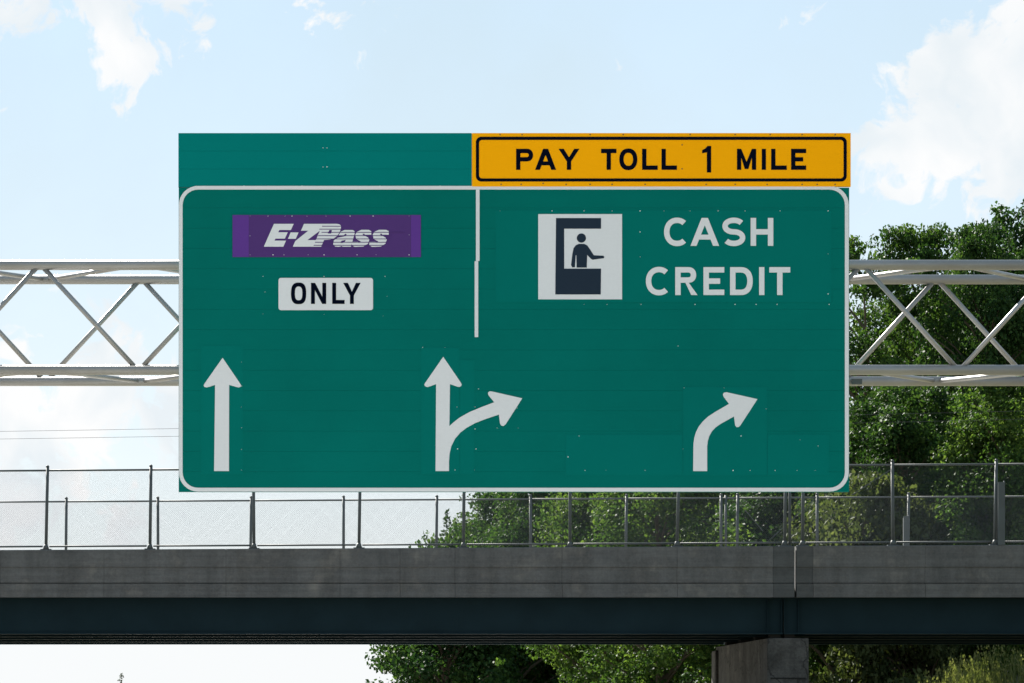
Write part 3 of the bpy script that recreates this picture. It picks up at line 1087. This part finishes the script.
protos = {
    'tallA': make_tree(11, 22, 10.0, .05, 210, 469, 0.148, .4, 'tall'),
    'tallB': make_tree(12, 22, 9.0, .05, 185, 455, 0.148, -.4, 'tall'),
    'tallC': make_tree(13, 22, 11.0, .06, 215, 455, 0.153, .2, 'round'),
    'midA': make_tree(21, 14, 8.0, .05, 150, 469, 0.126, .2, 'round', (.7, 1.2)),
    'midB': make_tree(22, 14, 7.5, .05, 140, 469, 0.120, -.2, 'tall', (.65, 1.15)),
    'midC': make_tree(23, 14, 8.5, .05, 150, 482, 0.126, .1, 'round', (.7, 1.2)),
    'sparse': make_tree(31, 22, 9.0, .10, 90, 413, 0.148, -.5, 'tall', (.6, 1.15)),
    'bushA': make_tree(41, 6, 6.0, .04, 80, 469, 0.104, 0, 'bush', (.5, .95)),
    'bushB': make_tree(42, 6, 6.5, .04, 85, 455, 0.109, .2, 'bush', (.5, .95)),
    'cone': make_tree(51, 14, 4.6, .04, 150, 302, 0.077, 0, 'cone', (.35, .7)),
}
PH = {'tallA': 22, 'tallB': 22, 'tallC': 22, 'sparse': 22, 'midA': 14, 'midB': 14, 'midC': 14, 'bushA': 6, 'bushB': 6, 'cone': 14}
crown_cache = {}


def plant(name, kind, leaf, px, top, Y, rz, label, cat, group=None, wide=1.0):
    x = xat(px, Y)
    z0 = ground_h(x, Y) - .05
    h = zat(top, Y) - z0
    s = h / PH[kind]
    root = empty(name, (x, Y, z0), label, cat, group)
    tm, cm = protos[kind]
    key = (kind, leaf)
    if key not in crown_cache:
        c2 = cm if not any(k[0] == kind for k in crown_cache) else cm.copy()
        c2.materials.clear()
        c2.materials.append(M[leaf])
        crown_cache[key] = c2
    for nm, me in (('trunk', tm), ('crown', crown_cache[key])):
        o = bpy.data.objects.new(nm, me)
        COL.objects.link(o)
        o.parent = root
    root.rotation_euler = (0, 0, R(rz))
    root.scale = (s * wide, s * wide, s)
    return root


G1 = 'trees on the slope right of the sign'
G2 = 'trees seen through the fence below the sign'
G3 = 'bushes seen under the overpass'
TREES = [
    # right of the sign
    ('leafy_tree', 'sparse', 'leaf_mid', 870, 240, 133, 20, 'thin-crowned leafy tree just right of the sign with sky showing through', 'tree', G1, .9),
    ('leafy_tree', 'tallB', 'leaf_mid', 919, 228, 137, 75, 'tall leafy tree behind the gantry, second from the sign', 'tree', G1, .66),
    ('leafy_tree', 'tallA', 'leaf_dark', 988, 226, 131, 140, 'broad dark leafy tree behind the gantry, third from the sign', 'tree', G1, .72),
    ('leafy_tree', 'tallC', 'leaf_dark', 1030, 203, 142, 10, 'highest leafy tree at the right edge of the picture', 'tree', G1, .85),
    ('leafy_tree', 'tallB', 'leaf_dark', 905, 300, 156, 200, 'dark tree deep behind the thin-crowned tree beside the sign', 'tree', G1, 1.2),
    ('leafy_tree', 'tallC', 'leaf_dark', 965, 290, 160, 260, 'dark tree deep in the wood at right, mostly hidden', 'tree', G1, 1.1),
    ('leafy_tree', 'midA', 'leaf_bright', 1002, 372, 119, 40, 'bright green tree with layered boughs rising above the overpass fence at right', 'tree', G1, .9),
    ('leafy_tree', 'midB', 'leaf_dark', 905, 385, 124, 120, 'dark middle-height tree behind the fence just right of the sign', 'tree', G1, 1.0),
    ('leafy_tree', 'bushA', 'leaf_olive', 862, 478, 119, 0, 'greyish olive tall shrub behind the fence at the sign corner', 'shrub', G1, .75),
    ('leafy_tree', 'bushB', 'leaf_olive', 924, 496, 119.2, 60, 'small olive shrub behind the fence between two posts right of the sign', 'shrub', G1, .6),
    ('leafy_tree', 'bushA', 'leaf_bright', 985, 462, 119.5, 210, 'bright green shrub behind the overpass fence near the right edge', 'shrub', G1, .62),
    # below the sign
    ('leafy_tree', 'midA', 'leaf_dark', 800, 380, 140, 300, 'dark tree behind the fence joint below the right end of the sign', 'tree', G2, 1.0),
    ('leafy_tree', 'midC', 'leaf_dark', 738, 420, 148, 33, 'dark tree behind the fence below the curved right arrow', 'tree', G2, .95),
    ('leafy_tree', 'midB', 'leaf_bright', 660, 430, 124, 222, 'yellow-green sunlit tree behind the fence and under the overpass, left of the pier', 'tree', G2, .95),
    ('leafy_tree', 'midA', 'leaf_bright', 604, 452, 133, 95, 'lighter green tree left of the sunlit tree, below the middle of the sign', 'tree', G2, .8),
    ('leafy_tree', 'midC', 'leaf_mid', 545, 470, 152, 180, 'mid green round tree behind the fence, right of the branching arrow', 'tree', G2, .9),
    ('leafy_tree', 'midA', 'leaf_mid', 498, 492, 160, 10, 'round-topped green tree below the branching arrow, left end of the wood', 'tree', G2, .85),
    ('conifer_tree', 'cone', 'leaf_mid', 447, 509, 166, 0, 'small pointed conifer at the left end of the wood behind the fence', 'conifer', G2, .9),
    ('shrub', 'bushB', 'leaf_mid', 466, 521, 163, 45, 'small green shrub between the pointed conifer and the round-topped tree', 'shrub', G2, .5),
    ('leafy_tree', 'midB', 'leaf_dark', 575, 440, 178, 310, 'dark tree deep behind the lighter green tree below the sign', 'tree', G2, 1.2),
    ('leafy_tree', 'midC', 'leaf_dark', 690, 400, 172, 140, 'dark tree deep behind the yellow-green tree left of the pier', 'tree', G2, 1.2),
    # under the bridge
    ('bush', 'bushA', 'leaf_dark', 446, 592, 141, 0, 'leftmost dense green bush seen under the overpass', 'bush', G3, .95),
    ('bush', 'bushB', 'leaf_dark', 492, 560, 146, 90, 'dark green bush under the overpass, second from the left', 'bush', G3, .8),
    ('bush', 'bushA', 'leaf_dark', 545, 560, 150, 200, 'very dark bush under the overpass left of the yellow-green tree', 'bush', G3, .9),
    ('bush', 'bushB', 'leaf_bright', 842, 610, 122, 30, 'dark leafy bush under the overpass just right of the pier', 'bush', G3, 1.0),
    ('bush', 'bushA', 'leaf_bright', 918, 612, 121, 250, 'green bush under the overpass behind the tall grass', 'bush', G3, 1.0),
    ('bush', 'bushB', 'leaf_mid', 1010, 606, 122, 130, 'bush at the right edge under the overpass beside the tall grass', 'bush', G3, .9),
    # far left
    ('conifer_tree', 'cone', 'needle', 121.5, 673, 320, 0, 'tiny far conifer tip low under the left of the overpass', 'conifer', None, 1.7),
    ('leafy_tree', 'midB', 'leaf_dark', -29, 655, 215, 60, 'tree whose twig just enters the lower left edge of the picture', 'tree', None, 1.0),
]
for a in TREES:
    plant(*a[:9], group=a[9], wide=a[10])

# tall seeding grass on the slope under the right span
rng = np.random.default_rng(5)
V, Fc = [], []
for k in range(1500):
    Y = rng.uniform(109.5, 113.5)
    px = rng.normal(950, 38)
    if px < 868 or px > 1060:
        continue
    x = xat(px, Y)
    z0 = ground_h(x, Y) - .05
    hh = .75 + 1.15 * rng.random() ** 2 * (1.15 - .004 * abs(px - 955))
    lean = rng.normal(size=2) * .2
    b = len(V)
    w = rng.uniform(.012, .028)
    a = rng.uniform(0, math.pi)
    dx, dy = math.cos(a) * w, math.sin(a) * w
    V += [(x - dx, Y - dy, z0), (x + dx, Y + dy, z0), (x + lean[0] * .45 + dx * .8, Y + lean[1] * .45 + dy * .8, z0 + hh * .6),
          (x + lean[0] * .45 - dx * .8, Y + lean[1] * .45 - dy * .8, z0 + hh * .6), (x + lean[0], Y + lean[1], z0 + hh)]
    Fc += [(b, b + 1, b + 2), (b, b + 2, b + 3), (b + 3, b + 2, b + 4)]
    if rng.random() < .35:                                          # seed head
        for j in range(7):
            c = np.array([x + lean[0], Y + lean[1], z0 + hh - .05 * j])
            d = rng.normal(size=3) * .05
            b = len(V)
            V += [tuple(c + d + np.array([-.03, 0, 0])), tuple(c + d + np.array([.03, 0, 0])), tuple(c + d + np.array([0, 0, .09]))]
            Fc.append((b, b + 1, b + 2))
gme = tri_mesh('tall_grass', np.array(V), np.array(Fc))
tag(link('tall_grass', gme, M['grass_blade'], None, (0, 0, 0)), 'tall pale seeding grass on the slope under the right span', 'grass', kind='stuff')

# ------------------------------------------------------------------ overhead wires
YW = 110.5
poles = []
for px, nm in ((-760, 'wooden utility pole beyond the left edge of the picture'), (1760, 'wooden utility pole beyond the right edge of the picture')):
    x = xat(px, YW)
    pr = empty('utility_pole', (x, YW, ground_h(x, YW)), nm, 'pole', 'utility poles')
    MB().tube((x, YW, ground_h(x, YW) - .3), (x, YW, 13.6), .16, 12, .11).build('shaft', M['wood'], pr, True)
    MB().box(x - .06, x + .06, YW - .9, YW + .9, 12.3, 12.42).build('crossarm', M['wood'], pr)
    poles.append(x)
for (yl_, yr_, dy, nm) in ((430.5, 413.5, -.12, 'upper thin overhead wire crossing left of the sign'), (437.5, 421, .12, 'lower thin overhead wire crossing left of the sign')):
    mb = MB()
    n = 24
    za, zb = zat(yl_, YW), zat(yr_, YW)
    slope = (zb - za) / (xat(930, YW) - xat(80, YW))
    pts = []
    for i in range(n + 1):
        x = poles[0] + (poles[1] - poles[0]) * i / n
        k = (x - xat(80, YW)) / (xat(930, YW) - xat(80, YW))
        pts.append((x, YW + dy, za + slope * (x - xat(80, YW)) + .12 * (k * k - k)))
    for p, r_ in zip(pts[:-1], pts[1:]):
        mb.tube(p, r_, .006, 5)
    tag(mb.build('overhead_wire', M['cable'], None), nm, 'wire', 'overhead wires')
